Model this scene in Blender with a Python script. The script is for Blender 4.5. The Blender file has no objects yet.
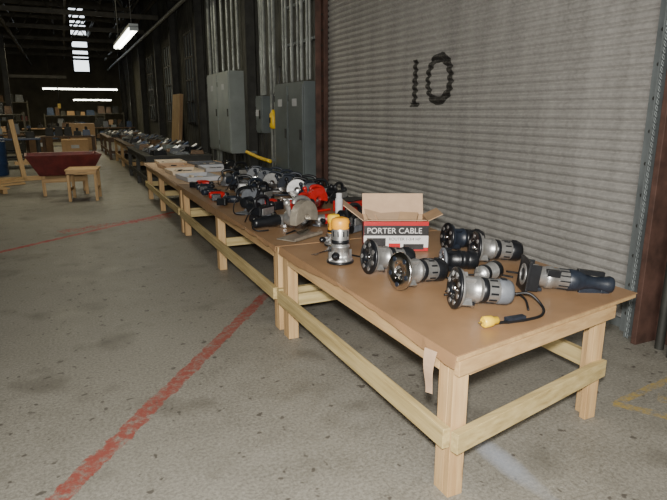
import bpy, bmesh, math, random
from mathutils import Vector, Matrix
random.seed(7)
D=bpy.data; C=bpy.context
# ------------------------------------------------------------------ materials
def newmat(name):
    m=D.materials.new(name); m.use_nodes=True
    nt=m.node_tree; b=nt.nodes['Principled BSDF']
    return m,nt,b
def N(nt,t,**kw):
    n=nt.nodes.new(t)
    for k,v in kw.items(): setattr(n,k,v)
    return n
def noise(nt,vec,scale,detail=4,rough=.6):
    n=N(nt,'ShaderNodeTexNoise'); n.inputs['Scale'].default_value=scale
    n.inputs['Detail'].default_value=detail; n.inputs['Roughness'].default_value=rough
    nt.links.new(vec,n.inputs['Vector']); return n.outputs['Fac']
def ramp(nt,fac,stops):
    r=N(nt,'ShaderNodeValToRGB'); e=r.color_ramp.elements
    e[0].position=stops[0][0]; e[0].color=(*stops[0][1],1)
    e[1].position=stops[-1][0]; e[1].color=(*stops[-1][1],1)
    for p,c in stops[1:-1]:
        x=e.new(p); x.color=(*c,1)
    nt.links.new(fac,r.inputs['Fac']); return r.outputs['Color']
def mix(nt,fac,a,b,mode='MIX'):
    m=N(nt,'ShaderNodeMix',data_type='RGBA',blend_type=mode)
    for s,v in ((m.inputs[0],fac),(m.inputs[6],a),(m.inputs[7],b)):
        if isinstance(v,(int,float)): s.default_value=v
        elif isinstance(v,tuple): s.default_value=(*v,1)
        else: nt.links.new(v,s)
    return m.outputs[2]
def math_(nt,op,a,b=0.0,c=None):
    m=N(nt,'ShaderNodeMath',operation=op)
    for i,v in enumerate((a,b) if c is None else (a,b,c)):
        if isinstance(v,(int,float)): m.inputs[i].default_value=v
        else: nt.links.new(v,m.inputs[i])
    return m.outputs[0]
def bump(nt,b,h,strength=.3,dist=.01):
    n=N(nt,'ShaderNodeBump'); n.inputs['Strength'].default_value=strength; n.inputs['Distance'].default_value=dist
    nt.links.new(h,n.inputs['Height']); nt.links.new(n.outputs[0],b.inputs['Normal'])
def objc(nt):
    return N(nt,'ShaderNodeTexCoord').outputs['Object']
def mapped(nt,vec,scale):
    m=N(nt,'ShaderNodeMapping'); m.inputs['Scale'].default_value=scale
    nt.links.new(vec,m.inputs['Vector']); return m.outputs[0]
def pm(name,col,rough=.5,metal=0,var=.25,scale=25,bmp=.1):
    m,nt,b=newmat(name)
    v=objc(nt); n=noise(nt,v,scale)
    d=tuple(c*(1-var) for c in col); l=tuple(min(1,c*(1+var)) for c in col)
    nt.links.new(ramp(nt,n,[(.3,d),(.7,l)]),b.inputs['Base Color'])
    b.inputs['Roughness'].default_value=rough; b.inputs['Metallic'].default_value=metal
    if bmp: bump(nt,b,n,bmp,.003)
    return m
def emis(name,col,s):
    m,nt,b=newmat(name)
    b.inputs['Base Color'].default_value=(*col,1)
    b.inputs['Emission Color'].default_value=(*col,1); b.inputs['Emission Strength'].default_value=s
    return m
def wood(name,axis,c1,c2,c3):
    m,nt,b=newmat(name); v=objc(nt)
    sc=[22,22,22]; sc[axis]=1.2
    mv=mapped(nt,v,tuple(sc))
    n=noise(nt,mv,1.6,5,.65); n2=noise(nt,v,2.3,3)
    sk=[45,45,45]; sk[axis]=9
    kn=noise(nt,mapped(nt,v,tuple(s*.12 for s in sk)),1.5,2)
    col=ramp(nt,n,[(.3,c1),(.52,c2),(.75,c3)])
    col=mix(nt,ramp(nt,n2,[(.4,(0,0,0)),(.7,(.5,.5,.5))]),col,tuple(c*.72 for c in c2))
    col=mix(nt,ramp(nt,kn,[(.70,(0,0,0)),(.75,(1,1,1))]),col,tuple(c*.4 for c in c1))
    nt.links.new(col,b.inputs['Base Color']); b.inputs['Roughness'].default_value=.7
    bump(nt,b,n,.25,.003); return m
PC=((.34,.20,.085),(.49,.32,.15),(.61,.43,.22))
WX,WY,WZ=[wood('pine_'+a,i,*PC) for i,a in enumerate('xyz')]
PT=((.31,.225,.09),(.47,.365,.165),(.59,.475,.24))
GX,GY=[wood('stretcher_pine_'+a,i,*PT) for i,a in enumerate('xy')]
KRAFT=pm('kraft_cover',(.285,.168,.085),.42,0,.16,3,.05)
PLY=pm('plywood_edge',(.40,.26,.12),.7,0,.2,30)
CARD=pm('cardboard',(.42,.27,.15),.8,0,.1,12)
CARD2=pm('cardboard_light',(.48,.33,.21),.8,0,.1,12)
BLK=pm('black_plastic',(.007,.008,.010),.35,0,.3,30,.03)
DBL=pm('dark_slate_plastic',(.013,.018,.028),.4,0,.3,30,.03)
SIL=pm('cast_aluminium',(.46,.46,.45),.36,.8,.2,35,.08)
CHR=pm('polished_steel',(.62,.62,.62),.2,1,.1,20,0)
GRY=pm('grey_plastic',(.12,.13,.145),.5,0,.2,30)
TAN=pm('worn_plate',(.40,.36,.29),.4,.6,.25,20)
RED=pm('red_plastic',(.42,.010,.010),.4,0,.2,20)
YEL=pm('yellow_plastic',(.80,.52,.02),.4,0,.1,20)
ORG=pm('orange_plastic',(.75,.34,.02),.4,0,.1,20)
WHT=pm('white_cloth',(.62,.62,.62),.8,0,.15,20)
PAPER=pm('paper_sheet',(.42,.43,.45),.6,0,.12,8)
CREAM=pm('cream_plastic',(.62,.52,.38),.55,0,.1,10)
DKRED=pm('dark_red_paint',(.10,.014,.012),.45,0,.35,6)
STEEL=pm('painted_grey_steel',(.17,.19,.19),.45,.3,.2,4)
CAB=pm('cabinet_grey_enamel',(.20,.225,.215),.38,.1,.15,2.5)
CABD=pm('cabinet_dark_enamel',(.11,.13,.13),.4,.1,.2,2.5)
GALV=pm('galvanised_conduit',(.34,.36,.34),.35,.6,.3,9)
RUST=pm('rusty_steel',(.075,.038,.028),.7,.2,.45,6)
DARK=pm('dark_steel',(.035,.035,.030),.6,.3,.4,4)
DARKG=pm('truss_steel',(.085,.08,.06),.6,.2,.35,3)
BLUE=pm('blue_paint',(.02,.045,.11),.4,0,.2,5)
BRN=pm('brown_wood_dark',(.10,.055,.025),.6,0,.3,6)
RUBBER=pm('cord_rubber',(.005,.005,.006),.5,0,.2,30,0)
TUBE=emis('fluorescent_tube',(1,.98,.85),12)
SKY=emis('skylight_panel',(.85,.93,1),3)

def floor_mat():
    m,nt,b=newmat('concrete_floor'); v=objc(nt)
    big=noise(nt,v,.7,5,.6); mid=noise(nt,v,4,6,.7); fine=noise(nt,v,60,4,.8)
    k=.84
    def c_(a): return tuple(x*k for x in a)
    col=ramp(nt,big,[(.3,c_((.165,.155,.125))),(.7,c_((.285,.27,.225)))])
    col=mix(nt,.45,col,ramp(nt,mid,[(.3,c_((.10,.093,.075))),(.5,c_((.25,.236,.195))),(.72,c_((.37,.355,.30)))]))
    col=mix(nt,.5,col,ramp(nt,fine,[(.32,c_((.05,.047,.038))),(.5,c_((.26,.246,.205))),(.68,c_((.46,.445,.385)))]))
    st=noise(nt,v,1.9,3,.5)
    col=mix(nt,ramp(nt,st,[(.56,(0,0,0)),(.72,(.65,.65,.65))]),col,(.08,.072,.056))
    sp=noise(nt,v,14,2,.5)
    col=mix(nt,ramp(nt,sp,[(.66,(0,0,0)),(.70,(.75,.75,.75))]),col,(.05,.042,.034))
    sep=N(nt,'ShaderNodeSeparateXYZ'); nt.links.new(v,sep.inputs[0]); X,Y=sep.outputs[0],sep.outputs[1]
    wob=noise(nt,v,9,4,.7); wear=noise(nt,v,16,5,.8)
    def seg(p0,p1,w,c,lo,hi,amt=1.0):
        d=Vector(p1)-Vector(p0); L=d.length; d/=L; n=(d.y,-d.x)
        dist=math_(nt,'ABSOLUTE',math_(nt,'SUBTRACT',math_(nt,'ADD',math_(nt,'MULTIPLY',X,n[0]),math_(nt,'MULTIPLY',Y,n[1])),n[0]*p0[0]+n[1]*p0[1]))
        dist=math_(nt,'ADD',dist,math_(nt,'MULTIPLY',math_(nt,'SUBTRACT',wob,.5),w*.9))
        t=math_(nt,'SUBTRACT',math_(nt,'ADD',math_(nt,'MULTIPLY',X,d.x),math_(nt,'MULTIPLY',Y,d.y)),d.x*p0[0]+d.y*p0[1])
        a=math_(nt,'LESS_THAN',dist,w/2); a=math_(nt,'MULTIPLY',a,math_(nt,'GREATER_THAN',t,0)); a=math_(nt,'MULTIPLY',a,math_(nt,'LESS_THAN',t,L))
        wr=ramp(nt,wear,[(lo,(0,0,0)),(hi,(amt,amt,amt))])
        return math_(nt,'MULTIPLY',a,wr),c
    for args in [((-1.65,.4),(1.49,4.65),.10,(.25,.038,.025),.36,.54,.85),
                 ((1.49,4.65),(2.6,6.15),.09,(.22,.04,.03),.4,.6,.8),
                 ((-3.6,5.2),(1.5,9.43),.09,(.33,.018,.016),.34,.46,.98),
                 ((-.2,8.45),(1.4,9.1),.26,(.31,.018,.016),.48,.54,.95),
                 ((2.66,1.95),(3.6,2.07),.05,(.42,.28,.03),.40,.60,.62),
                 ((2.66,1.96),(3.25,1.0),.07,(.42,.28,.03),.40,.60,.62),
                 ((2.95,1.9),(3.4,1.2),.12,(.42,.28,.03),.44,.62,.5)]:
        f,c=seg(*args); col=mix(nt,f,col,c)
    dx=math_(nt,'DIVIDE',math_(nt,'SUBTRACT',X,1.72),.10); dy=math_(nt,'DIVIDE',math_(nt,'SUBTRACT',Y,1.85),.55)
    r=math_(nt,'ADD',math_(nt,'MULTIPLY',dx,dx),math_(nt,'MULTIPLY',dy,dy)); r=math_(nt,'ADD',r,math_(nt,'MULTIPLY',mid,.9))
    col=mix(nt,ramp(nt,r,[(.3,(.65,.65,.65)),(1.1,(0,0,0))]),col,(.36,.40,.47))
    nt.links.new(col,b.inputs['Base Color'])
    rr=ramp(nt,mid,[(.3,(.42,.42,.42)),(.7,(.7,.7,.7))]); nt.links.new(rr,b.inputs['Roughness'])
    bump(nt,b,fine,.3,.004); return m
FLOOR=floor_mat()
def door_mat():
    m,nt,b=newmat('roll_up_door_steel'); v=objc(nt)
    a=noise(nt,mapped(nt,v,(1,3,.35)),1.6,5,.65); f=noise(nt,v,30,4,.7)
    col=ramp(nt,a,[(.3,(.25,.242,.225)),(.7,(.40,.388,.362))])
    col=mix(nt,.3,col,ramp(nt,f,[(.35,(.18,.172,.16)),(.65,(.45,.435,.405))]))
    sep=N(nt,'ShaderNodeSeparateXYZ'); nt.links.new(v,sep.inputs[0]); Y,Z=sep.outputs[1],sep.outputs[2]
    wob=math_(nt,'MULTIPLY',math_(nt,'SUBTRACT',noise(nt,v,6,2,.5),.5),.30)
    dy=math_(nt,'DIVIDE',math_(nt,'SUBTRACT',Y,5.30),.205); dz=math_(nt,'DIVIDE',math_(nt,'SUBTRACT',Z,1.94),.225)
    r=math_(nt,'SQRT',math_(nt,'ADD',math_(nt,'POWER',math_(nt,'ABSOLUTE',dy),2.2),math_(nt,'POWER',math_(nt,'ABSOLUTE',dz),2.2)))
    ring=math_(nt,'LESS_THAN',math_(nt,'ADD',math_(nt,'ABSOLUTE',math_(nt,'SUBTRACT',r,1.0)),wob),.23)
    one=math_(nt,'LESS_THAN',math_(nt,'ADD',math_(nt,'ABSOLUTE',math_(nt,'SUBTRACT',Y,5.77)),math_(nt,'MULTIPLY',wob,.1)),.045)
    one=math_(nt,'MULTIPLY',one,math_(nt,'LESS_THAN',math_(nt,'ABSOLUTE',math_(nt,'SUBTRACT',Z,1.92)),.26))
    foot=math_(nt,'MULTIPLY',math_(nt,'LESS_THAN',math_(nt,'ABSOLUTE',math_(nt,'SUBTRACT',Y,5.77)),.09),math_(nt,'LESS_THAN',math_(nt,'ABSOLUTE',math_(nt,'SUBTRACT',Z,1.68)),.025))
    num=math_(nt,'MAXIMUM',math_(nt,'MAXIMUM',ring,one),foot)
    w=ramp(nt,noise(nt,v,18,4,.7),[(.34,(.7,.7,.7)),(.5,(.97,.97,.97))])
    col=mix(nt,math_(nt,'MULTIPLY',num,w),col,(.017,.015,.014))
    nt.links.new(col,b.inputs['Base Color']); b.inputs['Roughness'].default_value=.5; b.inputs['Metallic'].default_value=.2
    return m
DOOR=door_mat()
WALL=pm('corrugated_siding',(.06,.06,.048),.7,.1,.5,1.5)
WALLB=pm('block_wall',(.09,.08,.055),.8,0,.3,1.5)
CEIL=pm('ceiling_decking',(.045,.038,.024),.9,0,.4,1)

# ------------------------------------------------------------------ builder
class B:
    def __init__(s): s.v=[]; s.f=[]; s.m=[]; s.sm=[]; s.mats=[]; s.M=Matrix()
    def mi(s,mat):
        if mat not in s.mats: s.mats.append(mat)
        return s.mats.index(mat)
    def add(s,vs,fs,mat,smooth=False,M=None):
        o=len(s.v); T=s.M@(M if M is not None else Matrix())
        s.v+= [T@Vector(p) for p in vs]; i=s.mi(mat)
        for f in fs: s.f.append([a+o for a in f]); s.m.append(i); s.sm.append(smooth)
    def box(s,c,d,mat,M=None,taper=1,rz=0,rx=0,ry=0):
        x,y,z=[q/2 for q in d]; t=taper
        vs=[(-x,-y,-z),(x,-y,-z),(x,y,-z),(-x,y,-z),(-x*t,-y*t,z),(x*t,-y*t,z),(x*t,y*t,z),(-x*t,y*t,z)]
        T=Matrix.Translation(c)@Matrix.Rotation(rz,4,'Z')@Matrix.Rotation(ry,4,'Y')@Matrix.Rotation(rx,4,'X')
        if M is not None: T=M@T
        s.add(vs,[(0,3,2,1),(4,5,6,7),(0,1,5,4),(1,2,6,5),(2,3,7,6),(3,0,4,7)],mat,False,T)
    def b2(s,a,b,mat): 
        s.box([(p+q)/2 for p,q in zip(a,b)],[abs(p-q) for p,q in zip(a,b)],mat)
    def lathe(s,prof,mat,M=None,seg=24,closed=False):
        vs=[];fs=[];n=len(prof)
        for r,z in prof:
            for k in range(seg):
                a=2*math.pi*k/seg; vs.append((r*math.cos(a),r*math.sin(a),z))
        rng=n if closed else n-1
        for i in range(rng):
            j=(i+1)%n
            for k in range(seg):
                l=(k+1)%seg; fs.append((i*seg+k,i*seg+l,j*seg+l,j*seg+k))
        s.add(vs,fs,mat,seg>10,M)
        if not closed:
            if prof[0][0]>0: s.add([vs[k] for k in range(seg)],[tuple(range(seg))[::-1]],mat,False,M)
            if prof[-1][0]>0: s.add([vs[(n-1)*seg+k] for k in range(seg)],[tuple(range(seg))],mat,False,M)
    def cyl(s,p0,p1,r0,mat,r1=None,seg=16):
        r1=r0 if r1 is None else r1
        p0=Vector(p0);p1=Vector(p1); L=(p1-p0).length
        s.lathe([(r0,0),(r1,L)],mat,frame(p0,p1-p0),seg)
    def ball(s,c,r,mat,sc=(1,1,1),seg=16,rings=8):
        prof=[(math.sin(math.pi*i/rings)*r+1e-5,-math.cos(math.pi*i/rings)*r) for i in range(rings+1)]
        s.lathe(prof,mat,Matrix.Translation(c)@Matrix.Diagonal((*sc,1)),seg)
    def tube(s,pts,r,mat,seg=8,sub=5):
        P=[Vector(p) for p in pts]
        if sub>1 and len(P)>2:
            Q=[];PP=[P[0]]+P+[P[-1]]
            for i in range(1,len(PP)-2):
                a,b,c,d=PP[i-1:i+3]
                for k in range(sub):
                    t=k/sub; Q.append(.5*((2*b)+(c-a)*t+(2*a-5*b+4*c-d)*t*t+(3*b-a-3*c+d)*t**3))
            Q.append(P[-1]); P=Q
        vs=[];fs=[]; up=Vector((0,0,1)); prev=None
        for i,p in enumerate(P):
            t=(P[min(i+1,len(P)-1)]-P[max(i-1,0)]).normalized()
            if prev is None:
                n=t.cross(up); n=n if n.length>.1 else t.cross(Vector((1,0,0)))
            else: n=prev-t*prev.dot(t)
            n.normalize(); prev=n; bb=t.cross(n)
            for k in range(seg):
                a=2*math.pi*k/seg; vs.append(p+(n*math.cos(a)+bb*math.sin(a))*r)
        for i in range(len(P)-1):
            for k in range(seg):
                l=(k+1)%seg; fs.append((i*seg+k,i*seg+l,(i+1)*seg+l,(i+1)*seg+k))
        fs.append(tuple(range(seg))[::-1]); fs.append(tuple((len(P)-1)*seg+k for k in range(seg)))
        s.add(vs,fs,mat,True)
    def done(s,name,bevel=0,M=None,parent=None):
        me=D.meshes.new(name); me.from_pydata([tuple(v) for v in s.v],[],s.f)
        for m in s.mats: me.materials.append(m)
        for p,i,sm in zip(me.polygons,s.m,s.sm): p.material_index=i; p.use_smooth=sm
        me.update()
        bm=bmesh.new(); bm.from_mesh(me); bmesh.ops.recalc_face_normals(bm,faces=bm.faces); bm.to_mesh(me); bm.free()
        o=D.objects.new(name,me); C.collection.objects.link(o)
        if M is not None: o.matrix_world=M
        if bevel:
            b=o.modifiers.new('bevel','BEVEL'); b.width=bevel; b.segments=2; b.limit_method='ANGLE'; b.angle_limit=.9
        if parent: o.parent=parent; 
        return o
def frame(p,d):
    z=Vector(d).normalized(); up=Vector((0,0,1))
    x=z.cross(up)
    if x.length<.05: x=Vector((1,0,0))
    x.normalize(); y=z.cross(x); x=y.cross(z)
    M=Matrix((x,y,z)).transposed().to_4x4(); M.translation=p; return M

# ------------------------------------------------------------------ room shell
WX0=3.72
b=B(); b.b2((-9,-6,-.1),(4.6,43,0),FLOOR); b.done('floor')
b=B(); b.b2((-9,-6,8.6),(4.6,43,8.7),CEIL); b.done('ceiling')
def siding(b,y0,y1,z0,z1,x,mat,p=.30,d=.035):
    ys=[];y=y0;k=0
    while y<y1:
        for dy,dx in((0,0),(p*.45,0),(p*.55,-d),(p*.9,-d)):
            if y+dy<=y1: ys.append((y+dy,x+dx))
        y+=p
    ys.append((y1,x))
    vs=[];fs=[]
    for yy,xx in ys: vs+=[(xx,yy,z0),(xx,yy,z1)]
    for i in range(len(ys)-1): fs.append((2*i,2*i+2,2*i+3,2*i+1))
    b.add(vs,fs,mat)
b=B()
b.b2((WX0+.05,-6,0),(4.5,2.55,8.6),WALLB); b.b2((WX0+.05,8.30,0),(4.5,43,8.6),WALL); b.b2((WX0+.05,2.55,4.4),(4.5,8.30,8.6),WALLB)
siding(b,8.6,43,0,8.6,WX0+.05,WALL)
b.done('wall_right')
b=B(); b.b2((-9,42.6,0),(4.6,43,8.6),WALLB); b.done('wall_far')
b=B(); b.b2((-9,-6,0),(-8.8,42.6,8.6),WALLB); b.done('wall_left')
b=B(); b.b2((-8.8,-6,0),(3.77,-5.8,8.6),WALLB); b.done('wall_back')
b=B()
for z0,z1 in((4.2,4.9),(5.05,5.5),(5.6,6.2),(6.5,7.1),(7.2,8.1)):
    b.b2((1.0,42.52,z0),(1.9,42.57,z1),SKY)
for z in(4.15,4.97,5.55,6.35,7.15,8.15): b.b2((.9,42.5,z-.06),(2.0,42.6,z+.06),DARK)
for x in(.95,1.95): b.b2((x-.04,42.5,4.1),(x+.04,42.6,8.2),DARK)
b.done('window_1')
b=B()
for y in range(14,42,4):
    b.b2((-8.8,y-.06,4.75),(3.4,y+.06,4.9),DARKG); b.b2((-8.8,y-.06,6.2),(3.4,y+.06,6.35),DARKG)
    x=-8.6;k=0
    while x<3.0:
        b.cyl((x,y,4.85 if k%2 else 6.25),(x+1.0,y,6.25 if k%2 else 4.85),.035,DARKG,seg=6); x+=1.0;k+=1
for x in(-8,-6,-4,-2,0,2,3.3): b.b2((x-.05,12,6.35),(x+.05,42.4,6.5),DARKG)
for x in (-3.2,.4,2.9): b.b2((x-.04,12,4.9),(x+.04,42.4,5.0),DARKG)
b.cyl((3.0,10,4.3),(3.0,42,4.3),.05,GALV,seg=8); b.cyl((-1.5,14,4.5),(-1.5,42,4.5),.07,DARKG,seg=8)
b.done('roof_truss_framework')
b=B(); sl=.076; n=57; prof=[]
for i in range(n):
    z0=i*sl
    for t,dx in((0,0),(.06,-.004),(.2,-.015),(.42,-.021),(.62,-.017),(.78,-.006),(.86,.002),(.93,.004)): prof.append((WX0+.02+dx,z0+.02+t*sl))
vs=[];fs=[]
for x,z in prof: vs+=[(x,2.72,z),(x,8.18,z)]
for i in range(len(prof)-1): fs.append((2*i,2*i+1,2*i+3,2*i+2))
b.add(vs,fs,DOOR)
b.b2((WX0-.02,2.72,.0),(WX0+.04,8.18,.07),STEEL)
b.done('roll_up_door')
b=B()
for y0,sg in((2.72,-1),(8.18,1)):
    G=STEEL if sg<0 else RUST
    b.b2((WX0-.07,y0+sg*.00-.0,0),(WX0-.055,y0+sg*.10,4.4),G)
    b.b2((WX0-.07,y0+sg*.09,0),(WX0+.04,y0+sg*.105,4.4),G)
    b.b2((WX0-.16,y0+sg*.105,0),(WX0-.07,y0+sg*.12,4.4),G)
    z=.15
    while z<4.3:
        b.cyl((WX0-.085,y0+sg*.05,z),(WX0-.068,y0+sg*.05,z),.014,DARK,seg=8); z+=.22
b.b2((WX0-.05,8.30,0),(WX0+.04,8.42,4.6),RUST)
b.done('door_guide_rails')
b=B()
b.b2((WX0-.22,2.20,0),(WX0+.03,2.24,4.6),DARK); b.b2((WX0-.22,2.47,0),(WX0+.03,2.51,4.6),RUST); b.b2((WX0-.02,2.24,0),(WX0+.03,2.47,4.6),RUST)
b.cyl((WX0-.12,2.36,0.),(WX0-.12,2.36,4.5),.03,DARK)
b.done('steel_jamb_channel',.003)
b=B(); z=.004
while z<4.3:
    b.tube([(WX0-.17,2.57,z),(WX0-.16,2.58,z+.02),(WX0-.17,2.59,z+.045),(WX0-.18,2.58,z+.02),(WX0-.17,2.57,z)],.004,STEEL,6,3); z+=.04
b.done('hoist_chain')
for y in(11.7,16.4,20.4,24,29,34,39):
    b=B(); x=WX0-.02
    b.b2((x-.24,y-.11,0),(x-.22,y+.11,8.3),DARK); b.b2((x-.22,y-.01,0),(x-.02,y+.01,8.3),DARK); b.b2((x-.02,y-.11,0),(x-.0,y+.11,8.3),DARK)
    b.done('steel_column')
def conduits(lst,straps=None):
    b=B()
    for y,x,z0,r in lst: b.cyl((x,y,z0),(x,y,7),r,GALV,seg=10)
    if straps:
        for z in(2.7,3.3,4.0): b.b2((3.64,straps[0],z),(3.69,straps[1],z+.04),STEEL)
    b.done('electrical_conduits')
conduits([(8.60,3.60,2.1,.022),(8.72,3.6,2.1,.02),(8.92,3.59,2.1,.03),(9.12,3.6,2.1,.02),(9.36,3.59,2.1,.03),(9.66,3.6,2.1,.022),(9.8,3.6,2.1,.022)],(8.5,9.9))
conduits([(10.85,3.60,1.92,.03),(10.98,3.6,1.92,.03),(11.1,3.6,1.92,.02)])
conduits([(12.3,3.5,2.48,.035),(12.7,3.5,2.48,.03),(13.1,3.5,2.48,.03),(13.6,3.5,2.48,.035)])
conduits([(10.3,3.6,0.02,.035),(10.5,3.6,.02,.03)])
conduits([(14.6,3.6,0.02,.05),(14.9,3.6,.02,.035),(15.3,3.6,.02,.05)])
def cabinet(y0,y1,z0,z1,x0,x1,doors,mat):
    b=B(); b.b2((x0,y0,z0),(x1,y1,z1),mat)
    w=(y1-y0)/doors
    for i in range(doors):
        a=y0+i*w+.03
        b.b2((x0-.02,a,z0+.04),(x0,a+w-.06,z1-.04),mat)
        b.b2((x0-.045,a+.05,(z0+z1)/2-.08),(x0-.02,a+.08,(z0+z1)/2+.08),DARK)
        b.b2((x0-.024,a+w*.35,z1-.38),(x0-.02,a+w*.35+.2,z1-.26),PAPER)
        for z in(z0+.2,z1-.25): b.cyl((x0-.02,a+w-.07,z-.05),(x0-.02,a+w-.07,z+.05),.012,DARK,seg=8)
    b.b2((x0+.05,y0+.05,0),(x0+.1,y0+.1,z0),DARK); b.b2((x0+.05,y1-.1,0),(x0+.1,y1-.05,z0),DARK)
    return b.done('electrical_cabinet',.006)
cabinet(8.5,9.87,.42,2.07,3.45,3.68,2,CABD)
cabinet(12.2,14.2,.72,2.45,3.25,3.67,2,CAB)
cabinet(10.75,11.15,1.2,1.9,3.5,3.67,1,CABD)
b=B(); b.lathe([(.0,0),(.05,.0),(.07,.04),(.065,.26),(.04,.30),(.02,.34)],YEL,Matrix.Translation((3.48,10.08,1.3)),14)
b.box((3.42,10.08,1.45),(.02,.06,.1),BLK); b.tube([(3.48,10.08,1.62),(3.5,10.08,1.9),(3.6,10.06,2.1),(3.62,10.05,2.4)],.012,BLK)
b.done('hoist_pendant_control')
b=B(); b.tube([(3.36,9.95,.72),(3.36,10.6,.74),(3.36,11.45,.80)],.035,YEL); b.box((3.45,10.05,.73),(.2,.05,.05),STEEL); b.box((3.45,11.4,.79),(.2,.05,.05),STEEL)
b.done('yellow_gas_pipe')
for i,(y,w) in enumerate(((17.6,1.2),(21.5,1.4),(26,1.6))):
    b=B(); b.b2((3.66,y,1.3),(3.70,y+w,3.9),pm('window_pane_dusk_%d'%i,(.20,.24,.27),.2,0,.3,3))
    for k in range(4): b.b2((3.62,y+w*k/3-.03,1.25),(3.70,y+w*k/3+.03,3.95),DARK)
    for z in(1.25,1.9,2.55,3.2,3.9): b.b2((3.62,y,z-.03),(3.70,y+w,z+.03),DARK)
    b.done('window_%d'%(i+2))

# ------------------------------------------------------------------ work tables
T=.67
def table(name,y0,y1,legs,skew=0,x0=1.31,x1=2.66,endrail=False,xb=2.44,st=(.245,.335)):
    b=B()
    def top(za,zb,mat,ov=0):
        vs=[(x0-ov,y0-ov,za),(x1+ov,y0+skew-ov,za),(x1+ov,y1,za),(x0-ov,y1,za)]; vs+=[(p[0],p[1],zb) for p in vs]
        b.add(vs,[(0,3,2,1),(4,5,6,7),(0,1,5,4),(1,2,6,5),(2,3,7,6),(3,0,4,7)],mat)
    top(T-.028,T-.008,PLY)
    xs=x0+.012
    for ly in legs:
        sk=skew*(xb-x0)/(x1-x0) if ly==legs[0] else 0
        for lx,dy,s in((xs,0,1),(xb-.076,sk,-1)):
            b.b2((lx,ly+dy,0),(lx+.076,ly+dy+.036,T-.03),WZ)
            ox=lx if s>0 else lx+.04
            b.b2((ox,ly+dy+.037,0),(ox+.036,ly+dy+.10,T-.03),WZ)
        a=Vector((xs+.08,ly+.02,0)); c=Vector((xb-.08,ly+.02+sk,0)); d=c-a
        for z in(T-.075,.29):
            if ly==legs[0] and z<.4:
                b.box(((a.x+c.x)/2,(a.y+c.y)/2-.042,z),(d.length+.19,.038,.09),GX,rz=math.atan2(d.y,d.x))
            else: b.box(((a.x+c.x)/2,(a.y+c.y)/2,z),(d.length,.036,.086),GX if z<.4 else WX,rz=math.atan2(d.y,d.x))
    for i in range(len(legs)-1):
        b.b2((xs,legs[i]+.102,T-.118),(xs+.036,legs[i+1]-.002,T-.03),WY)
        b.b2((xb-.036,legs[i]+.32,T-.118),(xb,legs[i+1]-.002,T-.03),WY)
    b.b2((xs-.039,y0+.03,st[0]),(xs-.001,y1-.02,st[1]),GY)
    b.b2((xb+.001,legs[0]+skew+.0,st[0]),(xb+.039,y1-.02,st[1]),GY)
    a=Vector((x0+.01,y0+.012,0)); c=Vector((xb+.02,y0+skew*(xb-x0)/(x1-x0)+.012,0)); d=c-a
    if endrail: b.box(((a.x+c.x)/2,(a.y+c.y)/2,T-.062),(d.length,.03,.066),WX,rz=math.atan2(d.y,d.x))
    return b.done(name,.002)
Y0=1.66; SK=.25
table('work_table',Y0,3.74,[Y0+.03,3.60],skew=SK,endrail=True)
table('work_table',3.78,7.64,[3.80,5.63,7.48])
table('work_table',7.68,11.2,[7.70,9.60,11.05])
def cover(name,y0,y1,x0,x1,skew,mat,drop,zt=T,amp=.012,seed=1):
    rnd=random.Random(seed); b=B(); n=int((y1-y0)/.06)+2; vs=[];fs=[]
    xs=[-1,0,.15,.35,.6,.85,1]
    ph=rnd.random()*6
    for i in range(n):
        t=i/(n-1); 
        e=amp*(math.sin(t*9+ph)+.6*math.sin(t*23+1)+rnd.uniform(-.4,.4))
        for k,f in enumerate(xs):
            if f==-1: x=x0-.014-abs(e)*.3; z=zt-drop*(.6+.4*math.sin(t*7+ph)+rnd.uniform(-.12,.12))-.004
            else:
                x=x0-.008+(x1-x0+.01)*f; z=zt
            y=y0+(y1-y0)*t+skew*(1-t)*max(f,0)
            vs.append((x,y,z))
    m=len(xs)
    for i in range(n-1):
        for k in range(m-1): fs.append((i*m+k,i*m+k+1,(i+1)*m+k+1,(i+1)*m+k))
    b.add(vs,fs,mat); o=b.done(name)
    s=o.modifiers.new('s','SOLIDIFY'); s.thickness=.005; s.offset=-1
    return o
COV=cover('kraft_table_cover',Y0-.005,3.70,1.31,2.66,SK,KRAFT,.05,seed=3)
cover('kraft_table_cover',3.72,7.66,1.285,2.66,0,KRAFT,.075,seed=5)
cover('kraft_table_cover',7.70,11.2,1.30,2.66,0,CARD2,.03,seed=8)
b=B(); vs=[];fs=[]
for i in range(9):
    t=i/8; z=T-.01-.2*t; w=.03*(1-.3*t)
    vs+=[(1.272-.008*math.sin(t*4),1.77-w+.02*t,z),(1.268-.007*math.sin(t*5),1.79+w,z-.01)]
for i in range(8): fs.append((2*i,2*i+1,2*i+3,2*i+2))
b.add(vs,fs,CARD2); o=b.done('torn_paper_strip',parent=COV); s=o.modifiers.new('s','SOLIDIFY'); s.thickness=.002

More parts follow.
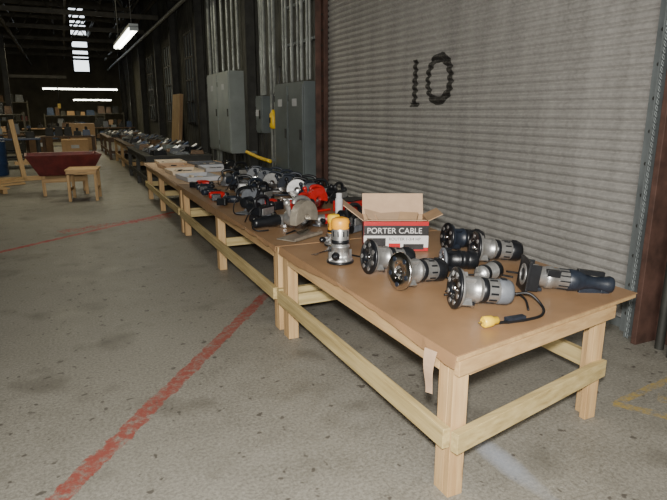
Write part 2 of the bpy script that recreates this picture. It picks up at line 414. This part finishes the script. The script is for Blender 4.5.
# ------------------------------------------------------------------ power tools
Z0=T+.003
def router_geo(b,L=.22,R=.078,body=SIL,cap=BLK,base=BLK,knobs=True,cut=7,motor=None):
    motor=motor or body
    b.lathe([(.024,0),(R-.004,0),(R,.003),(R,.010),(R-.004,.013),(.024,.013)],base,seg=36,closed=True)
    for k in range(cut):
        a=2*math.pi*k/cut+.3; rr=R*.70
        b.cyl((rr*math.cos(a),rr*math.sin(a),-.002),(rr*math.cos(a),rr*math.sin(a),.002),R*.13,SIL if base is not SIL and base is not CHR else DBL,seg=12)
    for k in range(3):
        a=2*math.pi*k/3; rr=R*.42
        b.cyl((rr*math.cos(a),rr*math.sin(a),-.002),(rr*math.cos(a),rr*math.sin(a),.003),R*.06,CHR,seg=10)
    b.lathe([(R*.9,.013),(R*.93,.022),(R*.70,.030),(.050,.045),(.049,.085),(.053,.088),(.053,.098),(.047,.102)],body,seg=30)
    for k in range(4):
        a=math.pi/4+k*math.pi/2; M=Matrix.Rotation(a,4,'Z')
        b.box((.058,0,.04),(.03,.008,.05),body,M)
    b.box((0,.056,.075),(.03,.02,.03),BLK); b.cyl((-.03,.062,.078),(.03,.062,.078),.006,CHR,seg=8)
    b.lathe([(.010,.0),(.015,.012),(.015,.04),(.02,.05)],CHR,seg=12)
    z=.102
    b.lathe([(.046,z),(.046,L-.055),(.044,L-.05)],motor,seg=30)
    b.lathe([(.048,L-.06),(.050,L-.055),(.050,L-.02),(.044,L-.006),(.025,L)],cap,seg=30)
    for k in range(10):
        a=2*math.pi*k/10
        b.box((.0465,0,L-.085),(.004,.007,.03),BLK,Matrix.Rotation(a,4,'Z'))
    b.lathe([(.0475,z+.006),(.0495,z+.009),(.0495,z+.024),(.0475,z+.027)],BLK,seg=30)
    b.box((.0,-.048,L-.04),(.022,.012,.02),BLK)
    if knobs:
        for sx in(1,-1):
            b.cyl((sx*.045,0,.05),(sx*.085,0,.055),.011,body,seg=10)
            b.lathe([(.012,0),(.02,.008),(.023,.025),(.018,.045),(.006,.052)],BLK,frame((sx*.082,0,.055),(sx*1,0,.15)),16)
def lying(name,p,q,L=.25,s=1.25,roll=0,**kw):
    R=kw.get('R',.082); kw['R']=R; p=Vector((p[0],p[1],Z0+R*s+.004)); q=Vector((q[0],q[1],0))
    b=B(); router_geo(b,L=L,**kw)
    d=Vector((q.x-p.x,q.y-p.y,0)).normalized(); drop=(R-.054)/L
    return b.done(name,M=frame(p,Vector((d.x,d.y,-drop)))@Matrix.Scale(s,4)@Matrix.Rotation(roll,4,'Z'))
lying('router',(1.62,2.11),(1.89,2.02),L=.235,knobs=False,motor=SIL,cap=GRY,cut=8)
lying('router',(1.53,2.47),(1.84,2.50),L=.25,base=CHR,cap=BLK,knobs=False,cut=5)
lying('router',(1.53,2.81),(1.83,2.80),L=.24,body=SIL,cap=BLK,knobs=False)
lying('router',(2.24,2.74),(2.55,2.64),L=.25,body=SIL,cap=BLK,knobs=False,cut=6)
lying('router',(2.28,3.08),(2.50,3.04),L=.22,R=.078,body=DBL,cap=BLK,motor=BLK,knobs=False)
lying('router',(1.96,2.68),(2.14,2.62),L=.20,R=.064,body=BLK,cap=BLK,motor=BLK,base=GRY,knobs=False,cut=4,s=1.1)
b=B(); b.lathe([(.012,0),(.015,.03),(.03,.035),(.045,.045),(.045,.15),(.05,.155),(.05,.19),(.03,.205)],SIL,seg=28)
b.lathe([(.0505,.155),(.052,.16),(.052,.192),(.03,.207)],BLK,seg=28); b.lathe([(.046,.06),(.048,.062),(.048,.085),(.046,.087)],BLK,seg=28)
b.done('router_motor',M=frame((1.96,2.36,Z0+.058),(.8,.25,0)))
b=B(); 
b.box((0,0,.006),(.15,.15,.012),BLK)
b.lathe([(.03,-.002),(.05,-.002),(.05,.014),(.03,.014)],SIL,seg=24,closed=True)
b.box((.055,0,.03),(.012,.12,.06),BLK); b.box((-.055,0,.03),(.012,.12,.06),BLK)
b.box((0,.05,.045),(.11,.015,.07),DBL)
b.lathe([(.05,.012),(.052,.06),(.046,.07),(.046,.10)],SIL,seg=28)
b.lathe([(.049,.10),(.052,.105),(.052,.13),(.046,.135),(.046,.22)],SIL,seg=28)
for k in range(12): b.box((.047,0,.18),(.004,.006,.05),BLK,Matrix.Rotation(k*math.pi/6,4,'Z'))
b.box((.04,-.03,.12),(.03,.03,.06),BLK); b.cyl((-.05,-.02,.07),(-.05,-.02,.13),.012,BLK,seg=10)
b.lathe([(.048,.20),(.051,.205),(.048,.25),(.034,.28),(.028,.32),(.034,.37),(.04,.39),(.035,.405),(.0,.41)],DBL,seg=26)
b.box((0,.04,.31),(.03,.05,.10),DBL); b.box((0,.05,.375),(.04,.08,.04),DBL); b.box((0,-.045,.30),(.024,.022,.12),BLK)
b.cyl((-.06,.05,.02),(-.06,.05,.09),.006,CHR,seg=8)
b.done('trim_router',.002,M=frame((2.13,2.19,Z0+.092),(.375,-.20,-.05))@Matrix.Scale(1.16,4))
b=B(); b.tube([(2.57,2.02,Z0+.012),(2.62,2.04,Z0+.008),(2.60,2.12,Z0+.006),(2.5,2.18,Z0+.006),(2.42,2.26,Z0+.006)],.006,RUBBER); b.done('power_cord')
b=B()
b.tube([(1.93,2.03,Z0+.055),(1.99,1.99,Z0+.06),(2.01,1.92,Z0+.012),(1.93,1.845,Z0+.006),(1.83,1.83,Z0+.006),(1.75,1.835,Z0+.008),(1.66,1.84,Z0+.014)],.007,RUBBER)
b.tube([(1.93,1.93,Z0+.006),(2.03,2.06,Z0+.006),(2.05,2.16,Z0+.006),(1.98,2.24,Z0+.006),(1.90,2.27,Z0+.006)],.006,RUBBER)
b.lathe([(.008,0),(.018,.005),(.020,.03),(.025,.035),(.026,.075),(.02,.08)],YEL,frame((1.665,1.84,Z0+.027),(-1,.06,.0)),14)
for dy in(-.006,.006): b.box((1.575,1.844+dy,Z0+.027),(.022,.0016,.007),CHR)
b.box((1.77,1.845,Z0+.014),(.10,.03,.024),DBL,rz=-.05)
b.done('power_cord_with_plug',0)
for pts in ([(1.87,2.50,Z0+.02),(1.95,2.52,Z0+.008),(1.98,2.55,Z0+.008),(2.08,2.52,Z0+.006),(2.2,2.47,Z0+.006),(2.25,2.39,Z0+.006)],
            [(2.3,2.50,Z0+.006),(2.35,2.40,Z0+.006),(2.28,2.35,Z0+.006),(2.24,2.30,Z0+.006)],
            [(1.7,2.29,Z0+.006),(1.8,2.26,Z0+.006),(1.86,2.3,Z0+.006),(1.84,2.36,Z0+.006),(1.74,2.33,Z0+.006)],
            [(1.86,2.85,Z0+.02),(1.93,2.92,Z0+.008),(2.03,2.95,Z0+.006),(2.10,2.88,Z0+.006),(2.12,2.80,Z0+.006)],
            [(1.62,3.3,Z0+.006),(1.66,3.2,Z0+.006),(1.73,3.1,Z0+.006),(1.86,3.08,Z0+.006),(1.98,3.04,Z0+.006)]):
    b=B(); b.tube(pts,.006,RUBBER); b.done('power_cord')
# open-end wrench
b=B(); b.box((0,0,.004),(.15,.016,.005),CHR)
for sx in(-1,1):
    b.box((sx*.082,.012,.004),(.03,.01,.006),CHR,rz=.3*sx); b.box((sx*.082,-.012,.004),(.03,.01,.006),CHR,rz=.3*sx)
b.done('open_end_wrench',M=Matrix.Translation((1.50,3.40,Z0))@Matrix.Rotation(.5,4,'Z'))
def standing(name,x,y,rz,cap=ORG,motor=SIL,s=1.0):
    b=B(); router_geo(b,L=.25,R=.075,body=SIL,motor=motor,cap=cap,base=BLK,knobs=True)
    return b.done(name,M=Matrix.Translation((x,y,Z0+.003))@Matrix.Rotation(rz,4,'Z')@Matrix.Scale(s,4))
standing('plunge_router',1.50,3.12,.9,s=1.15)
standing('plunge_router',1.66,3.56,.2,cap=YEL,motor=ORG,s=.9)
def carton():
    w,d,h,t=.44,.28,.205,.004
    b=B()
    WB=pm('carton_print_black',(.02,.018,.018),.35,0,.1,10,0); WP=pm('carton_print_white',(.62,.60,.58),.4,0,.05,10,0)
    REDP=pm('carton_print_red',(.42,.012,.015),.35,0,.1,10,0)
    b.b2((0,0,0),(w,t,h),CARD); b.b2((0,d-t,0),(w,d,h),CARD); b.b2((0,t,0),(t,d-t,h),CARD); b.b2((w-t,t,0),(w,d-t,h),CARD); b.b2((t,t,0),(w-t,d-t,t),CARD)
    b.b2((0,-.001,0),(w,0,h*.12),REDP); b.b2((0,-.001,h*.12),(w,0,h*.52),WP); b.b2((0,-.001,h*.52),(w,0,h*.86),WB); b.b2((0,-.001,h*.86),(w,0,h),REDP)
    b.b2((.02,-.002,h*.05),(.15,-.001,h*.44),WB); b.b2((.17,-.002,h*.06),(.25,-.001,h*.26),REDP); b.b2((.27,-.002,h*.05),(.41,-.001,h*.24),WB)
    b.lathe([(.0,0),(.026,0),(.026,.001)],SIL,frame((.08,-.0005,h*.25),(0,-1,0)),16)
    b.b2((-.001,0,0),(0,d,h),REDP); b.b2((-.002,.03,h*.3),(-.001,d-.03,h*.7),WB)
    b.box((w/2,d+.028,h+.072),(w,t,.155),CARD2,rx=-.4)
    b.box((-.072,d/2,h+.055),(.175,d-.02,t),CARD2,ry=.66)
    b.box((w+.045,d/2,h+.025),(.11,d-.02,t),CARD,ry=-.45)
    b.box((w/2,.05,h+.0),(w-.03,.10,t),CARD2,rx=-.15)
    b.box((w*.45,d*.6,h*.9),(.22,.12,.05),CARD2,rz=.4,rx=.4); b.box((w*.72,d*.55,h*1.0),(.13,.1,.02),CARD,rz=-.3,rx=.5)
    b.box((w*.2,d*.55,h*1.05),(.16,.1,.005),CARD2,rz=.5,rx=.6,ry=.3)
    a=math.atan2(-.19,.40)
    o=b.done('power_tool_carton',M=Matrix.Translation((1.78,3.33,Z0))@Matrix.Rotation(a,4,'Z'))
    for txt,sz,x,z,m in(('PORTER CABLE',.055,.02,h*.60,WP),('ROUTER 1-3/4 HP',.028,.17,h*.36,WB)):
        cu=D.curves.new('label','FONT'); cu.body=txt; cu.size=sz; cu.extrude=.0005
        t_=D.objects.new('printed_label',cu); C.collection.objects.link(t_); cu.materials.append(m)
        t_.parent=o; t_.matrix_parent_inverse=Matrix(); t_.location=(x,-.0025,z); t_.rotation_euler=(math.pi/2,0,0)
carton()
def circ_saw(name,x,y,rz,body=DBL,plate=TAN,s=1):
    b=B()
    b.box((0,0,.004),(.26,.13,.006),plate); b.box((0,-.062,.010),(.26,.006,.018),plate)
    b.lathe([(.004,-.002),(.092,-.002),(.095,0),(.092,.002),(.004,.002)],CHR,frame((.01,-.02,.104),(0,1,0)),32,closed=True)
    vs=[];fs=[]
    for i in range(15):
        a=math.radians(-12)+math.radians(204)*i/14
        for r,yy in((.03,-.045),(.105,-.045),(.105,.0),(.03,.0)): vs.append((.01+r*math.cos(a),yy,.104+r*math.sin(a)))
    for i in range(14):
        for k in range(4):
            l=(k+1)%4; fs.append((i*4+k,i*4+l,(i+1)*4+l,(i+1)*4+k))
    fs+= [(0,1,2,3),(56,59,58,57)]
    b.add(vs,fs,plate)
    b.lathe([(.03,0),(.045,.005),(.045,.08),(.038,.10),(.0,.102)],body,frame((.01,.0,.10),(0,1,0)),22)
    b.tube([(-.03,.02,.19),(-.01,.02,.215),(.05,.02,.215),(.11,.02,.19),(.13,.02,.14),(.09,.02,.11)],.015,body,10)
    b.cyl((-.06,.02,.13),(-.09,.02,.20),.014,body); b.ball((-.09,.02,.205),.02,body)
    b.tube([(.12,.02,.15),(.15,.03,.10),(.14,.07,.03),(.08,.11,.006),(0,.10,.006)],.005,RUBBER)
    return b.done(name,.001,M=Matrix.Translation((x,y,Z0))@Matrix.Rotation(rz,4,'Z')@Matrix.Scale(s,4))
def grinder(name,x,y,rz,body=DBL,s=1.0):
    b=B()
    b.lathe([(.0,0),(.028,.0),(.033,.02),(.033,.10),(.038,.12),(.040,.19),(.036,.20)],body,frame((-.17,0,.045),(1,0,.02)),20)
    b.lathe([(.035,0),(.037,.01),(.032,.05),(.02,.07)],SIL,frame((.03,0,.049),(1,0,0)),20)
    b.cyl((.07,0,.06),(.07,0,.012),.022,SIL); b.lathe([(.008,0),(.058,0),(.058,.003),(.008,.003)],GRY,Matrix.Translation((.07,0,.008)),28,closed=True)
    vs=[];fs=[]
    for i in range(11):
        a=math.radians(90+180*i/10)
        for r,z in((.03,.022),(.064,.022),(.064,.004)): vs.append((.07+r*math.cos(a),r*math.sin(a),z))
    for i in range(10):
        for k in range(2): fs.append((i*3+k,i*3+k+1,(i+1)*3+k+1,(i+1)*3+k))
    b.add(vs,fs,CHR)
    b.lathe([(.008,0),(.014,.02),(.016,.08),(.018,.11),(.0,.115)],BLK,frame((.06,.02,.05),(0,1,.1)),14)
    b.box((-.08,0,.083),(.04,.016,.01),BLK)
    b.tube([(-.17,0,.045),(-.19,-.03,.02),(-.17,-.07,.007),(-.1,-.08,.006)],.005,RUBBER)
    return b.done(name,M=Matrix.Translation((x,y,Z0))@Matrix.Rotation(rz,4,'Z')@Matrix.Scale(s,4))
def drill(name,x,y,rz,body=RED,s=1.0):
    b=B(); z=.036
    b.lathe([(.0,0),(.028,.003),(.034,.02),(.034,.11),(.030,.13),(.022,.15)],body,frame((-.10,.06,z),(1,0,0)),20)
    b.lathe([(.017,0),(.021,.01),(.021,.03),(.012,.045),(.004,.05)],BLK,frame((.05,.06,z),(1,0,0)),16); b.cyl((.1,.06,z),(.16,.06,z),.004,CHR,seg=8)
    b.box((-.055,-.015,z),(.042,.13,.036),body,rz=-.2); b.box((-.03,.015,z),(.02,.03,.02),BLK)
    b.box((-.07,-.095,z),(.085,.05,.062),BLK,rz=-.2)
    return b.done(name,.006,M=Matrix.Translation((x,y,Z0))@Matrix.Rotation(rz,4,'Z')@Matrix.Scale(s,4))
def belt_sander(name,x,y,rz,body=DBL,s=1):
    b=B()
    for k in(-.09,.09): b.cyl((k,-.04,.032),(k,.04,.032),.03,RUBBER,seg=20)
    b.box((0,0,.03),(.19,.078,.054),GRY); b.box((0,0,.085),(.19,.09,.06),body,taper=.85)
    b.cyl((-.02,.03,.10),(-.02,.11,.10),.042,body,seg=20); b.tube([(-.08,0,.11),(-.09,0,.17),(-.02,0,.19),(.05,0,.17),(.07,0,.11)],.015,body,10)
    b.ball((.11,0,.11),.028,BLK); b.box((.0,-.05,.08),(.14,.01,.05),SIL)
    b.tube([(-.1,0,.12),(-.14,.02,.08),(-.13,.07,.008),(-.06,.12,.006)],.005,RUBBER)
    return b.done(name,.004,M=Matrix.Translation((x,y,Z0))@Matrix.Rotation(rz,4,'Z')@Matrix.Scale(s,4))
circ_saw('circular_saw',1.55,3.93,.55,body=SIL,plate=TAN,s=1.35)
belt_sander('belt_sander',2.02,3.94,.5,body=BLK,s=1.15)
grinder('angle_grinder',2.46,3.98,1.2,body=BLK)
grinder('angle_grinder',1.93,4.24,2.9,body=RED,s=1.15)
drill('power_drill',2.42,4.42,2.3,body=RED,s=1.2)
b=B(); b.lathe([(.030,0),(.033,.004),(.033,.17),(.028,.185),(.012,.19),(.012,.205),(.0,.206)],WHT); b.lathe([(.026,.186),(.026,.225),(.02,.23),(0,.23)],WHT); b.done('spray_can',M=Matrix.Translation((2.15,4.5,Z0)))
belt_sander('belt_sander',1.86,4.60,.7,body=RED,s=1.2)
grinder('angle_grinder',1.5,4.36,.2,body=BLK,s=1.2)
belt_sander('belt_sander',1.50,4.68,.6,body=BLK,s=1.15)
b=B(); b.box((0,0,.05),(.32,.22,.10),RED); b.box((0,0,.103),(.27,.18,.012),BLK); b.tube([(-.06,-.11,.05),(-.06,-.15,.05),(.06,-.15,.05),(.06,-.11,.05)],.008,BLK)
for x in(-.1,.1): b.box((x,-.113,.07),(.03,.01,.04),CHR)
b.done('tool_case',.008,M=Matrix.Translation((2.46,4.86,Z0))@Matrix.Rotation(.5,4,'Z'))
circ_saw('circular_saw',1.52,5.06,2.2,body=BLK,plate=GRY,s=1.15)
circ_saw('circular_saw',2.10,4.94,.3,body=RED,plate=RED,s=1.1)
drill('power_drill',1.84,5.30,.4,body=RED,s=1.2)
r=random.Random(11)
cells=[]; y=5.32
while y<7.5:
    for k,x in enumerate((1.5,1.86,2.2,2.52)):
        if y<5.5 and k<2: continue
        cells.append((x+r.uniform(-.03,.03),y+r.uniform(-.03,.03)))
    y+=.37
for i,(x,y) in enumerate(cells):
    k=(i*5+i//4)%7; rz=r.uniform(-.6,.9)
    if k in(0,4): circ_saw('circular_saw',x,y,rz,body=r.choice([BLK,DBL,BLK]),plate=r.choice([GRY,BLK,DBL,SIL]),s=1.08)
    elif k in(1,5): belt_sander('belt_sander',x,y,rz,body=r.choice([BLK,DBL,DBL,BLK]),s=1.1)
    elif k in(2,6): grinder('angle_grinder',x+.03,y,rz,body=r.choice([BLK,DBL,BLUE]),s=1.1)
    else: drill('power_drill',x,y,rz,body=r.choice([DBL,BLK,RED]),s=1.15)
def tray(name,x,y,rz,w,d,h,mat,inner):
    b=B(); b.box((0,0,.006),(w,d,.008),inner)
    for sx in(-1,1): b.box((sx*w/2,0,h/2+.002),(.008,d,h),mat,ry=sx*.15)
    for sy in(-1,1): b.box((0,sy*d/2,h/2+.002),(w,.008,h),mat,rx=-sy*.15)
    for k in range(7): b.box((random.uniform(-w*.35,w*.35),random.uniform(-d*.35,d*.35),.025),(.09,.04,.028),random.choice([CREAM,GRY,BLK,BLK]),rz=random.uniform(0,3))
    return b.done(name,M=Matrix.Translation((x,y,Z0))@Matrix.Rotation(rz,4,'Z'))
for x,y,r_,m in((1.65,8.1,.1,PAPER),(1.62,9.0,.05,CREAM),(2.2,9.3,0,PAPER),(1.65,9.9,.1,CARD2),(2.2,10.1,.1,GRY),(1.7,10.75,0,CREAM)):
    tray('parts_tray',x,y,r_,.46,.60,.06,m,m)
belt_sander('belt_sander',2.25,7.95,.3,body=BLK,s=1.2); circ_saw('circular_saw',2.2,8.45,.3,body=BLK,plate=BLK)

def fartable(y0,y1,x0,x1,h,top,skirt,load):
    b=B(); b.b2((x0,y0,h-.04),(x1,y1,h),top)
    for x in(x0+.02,x1-.1):
        for y in(y0+.02,(y0+y1)/2,y1-.1): b.b2((x,y,0),(x+.08,y+.08,h-.04),skirt)
    b.b2((x0+.02,y0+.1,.2),(x0+.05,y1-.1,.3),skirt); b.b2((x0+.1,y0+.03,.2),(x1-.1,y0+.06,.3),skirt)
    b.b2((x0+.03,y0+.1,h-.16),(x0+.06,y1-.1,h-.04),skirt); b.b2((x0+.1,y0+.03,h-.16),(x1-.1,y0+.06,h-.04),skirt)
    b.done('work_table',.003)
    r=random.Random(load)
    b=B(); y=y0+.3
    while y<y1-.3:
        for xx in(x0+.3,x0+.75,x0+1.1):
            if xx<x1-.15:
                m=r.choice([DBL,BLK,GRY,STEEL,BLK,BRN]); hh=r.uniform(.04,.13)
                b.box((xx,y,h+.002+hh/2),(.28,.3,hh),m,taper=.85,rz=r.uniform(-.3,.3))
                b.cyl((xx,y,h+hh-.01),(xx+.1,y,h+hh+.05),.03,r.choice([SIL,BLK,BLUE]))
        y+=.48
    b.done('stacked_tool_parts',.004)
fartable(11.9,15.6,1.40,2.75,.74,DARK,DARK,1)
fartable(16.0,20.5,1.45,2.8,.75,BRN,WZ,2)
fartable(21,26,1.3,2.7,.75,BRN,BRN,3)
def crate(x,y,w,d,h,mat,name='cardboard_box',rz=0):
    b=B(); b.box((0,0,h/2),(w,d,h),mat); b.box((0,0,h+.004),(.06,d,.004),PAPER); b.box((0,0,h+.012),(w*.98,d*.48,.01),mat,rx=.03); b.box((0,-d/2-.002,h*.6),(w*.3,.003,h*.2),PAPER)
    b.done(name,.006,M=Matrix.Translation((x,y,0))@Matrix.Rotation(rz,4,'Z'))
b=B()
for i in range(4): b.box((3.12+.05*i,18.3+.1*i,1.08),(.03,1.1,2.1),CARD if i%2 else WZ,ry=.09)
b.done('leaning_plywood_sheets')
crate(.3,23.5,.9,.7,.6,CARD); crate(-.9,24.2,.8,.7,.7,BRN,rz=.2); crate(.7,27.5,1.0,.8,1.1,CARD)
b=B()
vs=[]
for (w,d,z) in((.46,.36,.40),(.68,.50,.80)):
    vs+=[(-w,-d,z),(w,-d,z),(w,d,z),(-w,d,z)]
vs+= [(-.64,-.46,.795),(.64,-.46,.795),(.64,.46,.795),(-.64,.46,.795),(-.43,-.33,.45),(.43,-.33,.45),(.43,.33,.45),(-.43,.33,.45)]
b.add(vs,[(0,3,2,1),(0,1,5,4),(1,2,6,5),(2,3,7,6),(3,0,4,7),(4,5,9,8),(5,6,10,9),(6,7,11,10),(7,4,8,11),(8,9,13,12),(9,10,14,13),(10,11,15,14),(11,8,12,15),(12,13,14,15)],DKRED)
for x in(-.4,.36):
    for y in(-.26,.26): b.box((x,y,.2),(.06,.06,.4),WZ)
b.box((-.02,-.29,.3),(.82,.03,.08),WX); b.box((-.02,.29,.3),(.82,.03,.08),WX)
b.done('red_parts_hopper',.004,M=Matrix.Translation((-.08,12.6,0))@Matrix.Rotation(.05,4,'Z'))
b=B(); b.box((0,0,.57),(.55,.62,.03),WX); b.box((0,-.3,.53),(.5,.03,.08),WX); b.box((-.25,0,.53),(.03,.55,.08),WY)
for x in(-.23,.23):
    for y in(-.26,.26): b.box((x,y,.27),(.05,.05,.54),WZ,rx=.06*(1 if y>0 else -1))
b.box((.23,0,.2),(.03,.5,.05),WY); b.box((-.23,0,.2),(.03,.5,.05),WY)
b.done('wooden_stool_table',.003,M=Matrix.Translation((.24,11.6,0))@Matrix.Rotation(-.15,4,'Z'))
b=B(); 
b.box((0,0,.72),(.10,.12,1.42),WZ,ry=-.1); b.box((.42,0,.28),(.06,.1,.75),WZ,ry=-.95)
b.box((.1,0,.05),(1.3,.12,.1),WX); b.box((.2,0,.42),(.6,.08,.08),WX)
b.done('timber_trestle',.003,M=Matrix.Translation((-1.05,15.4,0))@Matrix.Rotation(.2,4,'Z'))
b=B()
for i in range(4): b.box((0,i*.22,.10),(1.3,.14,.025),WX)
for x in(-.55,0,.55): b.box((x,.33,.045),(.08,.86,.085),WY)
b.done('pallet',.002,M=Matrix.Translation((-1.75,12.9,0))@Matrix.Rotation(.35,4,'Z'))
b=B()
for i in range(3): b.box((i*.08,i*.12,.03+.04*i),(1.7,.14,.038),WX,rz=.1*i)
b.done('lumber_boards',.002,M=Matrix.Translation((-1.7,14.2,0))@Matrix.Rotation(.5,4,'Z'))
def barrel(x,y,mat):
    b=B(); b.lathe([(.27,0),(.285,.02),(.28,.28),(.292,.30),(.28,.32),(.28,.56),(.292,.58),(.28,.60),(.285,.86),(.27,.88),(.27,.86),(0,.86)],mat,seg=24)
    b.cyl((.15,0,.86),(.15,0,.89),.03,STEEL); b.done('steel_drum',M=Matrix.Translation((x,y,0)))
barrel(-1.7,17,BLUE); barrel(-2.2,17.8,DARKG)
def bench(x,y,rz,w,m1,m2):
    b=B(); b.box((0,0,.82),(w,.75,.05),m1)
    for sx in(-1,1):
        for sy in(-1,1): b.box((sx*(w/2-.06),sy*.3,.4),(.08,.08,.8),m2)
    b.box((0,.3,.25),(w-.2,.04,.1),m2); b.box((0,0,.22),(w-.2,.6,.03),m2)
    for k in range(5):
        xx=-w/2+.25+k*(w-.5)/4; hh=random.uniform(.1,.35)
        b.box((xx,0,.845+hh/2),(.24,.3,hh),random.choice([BLUE,DARK,GRY,DARK,BRN,STEEL]),taper=.85); b.cyl((xx,.0,.845+hh),(xx,.0,.845+hh+.1),.04,DARK)
    b.done('machine_bench',.004,M=Matrix.Translation((x,y,0))@Matrix.Rotation(rz,4,'Z'))
bench(-1.9,19.5,.1,2.4,BLUE,DARK); bench(.1,20.8,0,1.6,BRN,BRN); bench(-2.6,23,0,2.6,BRN,DARK); bench(-.5,30.8,0,2.6,CARD,BRN); bench(-3.5,32,0,3,BLUE,DARK)
bench(2.3,31.5,0,2,BRN,DARK)
def shelf(x,y,w,h,rz=0):
    b=B()
    for sx in(-1,1):
        for sy in(-1,1): b.box((sx*w/2,sy*.3,h/2),(.05,.05,h),DARKG)
    n=3
    for i in range(n):
        z=.15+i*(h-.25)/(n-1); b.box((0,0,z),(w,.62,.04),DARKG)
        xx=-w/2+.2
        while (xx<w/2-.2 and i<n-1) or (i==n-1 and xx<w/2-.4):
            ww=random.uniform(.2,.5); hh=random.uniform(.15,.45); b.box((xx+ww/2-.1,0,z+.02+hh/2),(ww*.85,.45,hh),random.choice([CARD,BRN,DARK,DARK,BLUE,DKRED,GRY,BRN]),taper=random.choice([1,.8,.9])); xx+=ww
    b.done('storage_rack',.003,M=Matrix.Translation((x,y,0))@Matrix.Rotation(rz,4,'Z'))
shelf(-2.6,26,2.4,1.6); shelf(.6,35,3.0,1.5); shelf(-3.2,36,3,2.2); shelf(2.6,38.2,1.6,1.6); shelf(-4.6,28.5,2,1.8)
b=B(); b.b2((-2.1,27.9,0),(-1.9,28.1,4.7),DARK); b.b2((-1.9,27.95,3.0),(.3,28.05,3.12),DARKG); b.cyl((-.1,28,3.0),(-.1,28,1.9),.02,DARK); b.box((-.1,28,1.85),(.12,.12,.2),YEL); b.done('jib_crane')
# ------------------------------------------------------------------ lights (fixtures)
def fixture(c,L,axis,name='fluorescent_light_fixture',w=.10):
    b=B(); d=(w*2,L,.05) if axis=='y' else (L,w*2,.05)
    b.box((0,0,.05),d,STEEL); 
    for k in(-1,1):
        p0=(k*w*.55,-L/2+.03,0) if axis=='y' else (-L/2+.03,k*w*.55,0); p1=(k*w*.55,L/2-.03,0) if axis=='y' else (L/2-.03,k*w*.55,0)
        b.cyl(p0,p1,.035,TUBE,seg=10)
    for k in(-1,1):
        p=(0,k*L*.4,.07) if axis=='y' else (k*L*.4,0,.07)
        b.cyl(p,(p[0],p[1],4.75-c[2]),.008,DARK,seg=6)
        e=(0,k*(L/2-.01),0) if axis=='y' else (k*(L/2-.01),0,0)
        b.box(e,(w*2,.02,.07) if axis=='y' else (.02,w*2,.07),STEEL)
    b.done(name,M=Matrix.Translation(c))
fixture((1.17,11.6,2.9),3.0,'y',w=.07)
fixture((.87,29.4,2.62),3.2,'x'); fixture((1.66,37,2.28),2.1,'x'); fixture((-2.6,25,2.0),.9,'x')
def area(loc,target,size,e,col,name='area'):
    l=D.lights.new(name,'AREA'); l.size=size; l.energy=e; l.color=col
    o=D.objects.new(name,l); C.collection.objects.link(o); o.location=loc
    o.rotation_euler=(Vector(target)-Vector(loc)).to_track_quat('-Z','Y').to_euler(); return o
area((-.02,-.02,1.78),(2.6,5.2,1.1),.12,235,(1,.97,.93),'camera_flash_light')
area((-2.5,-4.5,4.2),(2,6,.5),3.5,560,(1,.96,.87),'dock_opening_daylight')
area((.5,12,4.6),(.5,12,0),2.5,85,(1,.95,.72),'shop_lamp_light'); area((0,22,4.4),(0,22,0),3,110,(1,.90,.60),'shop_lamp_light'); area((0,32,4.4),(0,32,0),3,150,(1,.88,.55),'shop_lamp_light')
w=D.worlds.new('w'); C.scene.world=w; w.use_nodes=True
w.node_tree.nodes['Background'].inputs[0].default_value=(.05,.05,.045,1); w.node_tree.nodes['Background'].inputs[1].default_value=.3
cd=D.cameras.new('cam'); cam=D.objects.new('camera',cd); C.collection.objects.link(cam)
cd.sensor_width=36; cd.lens=30.5; cam.location=(0,0,1.6)
cam.rotation_euler=(math.radians(90-13.73),0,math.radians(-24.98)); cd.clip_start=.05; cd.clip_end=200
C.scene.camera=cam
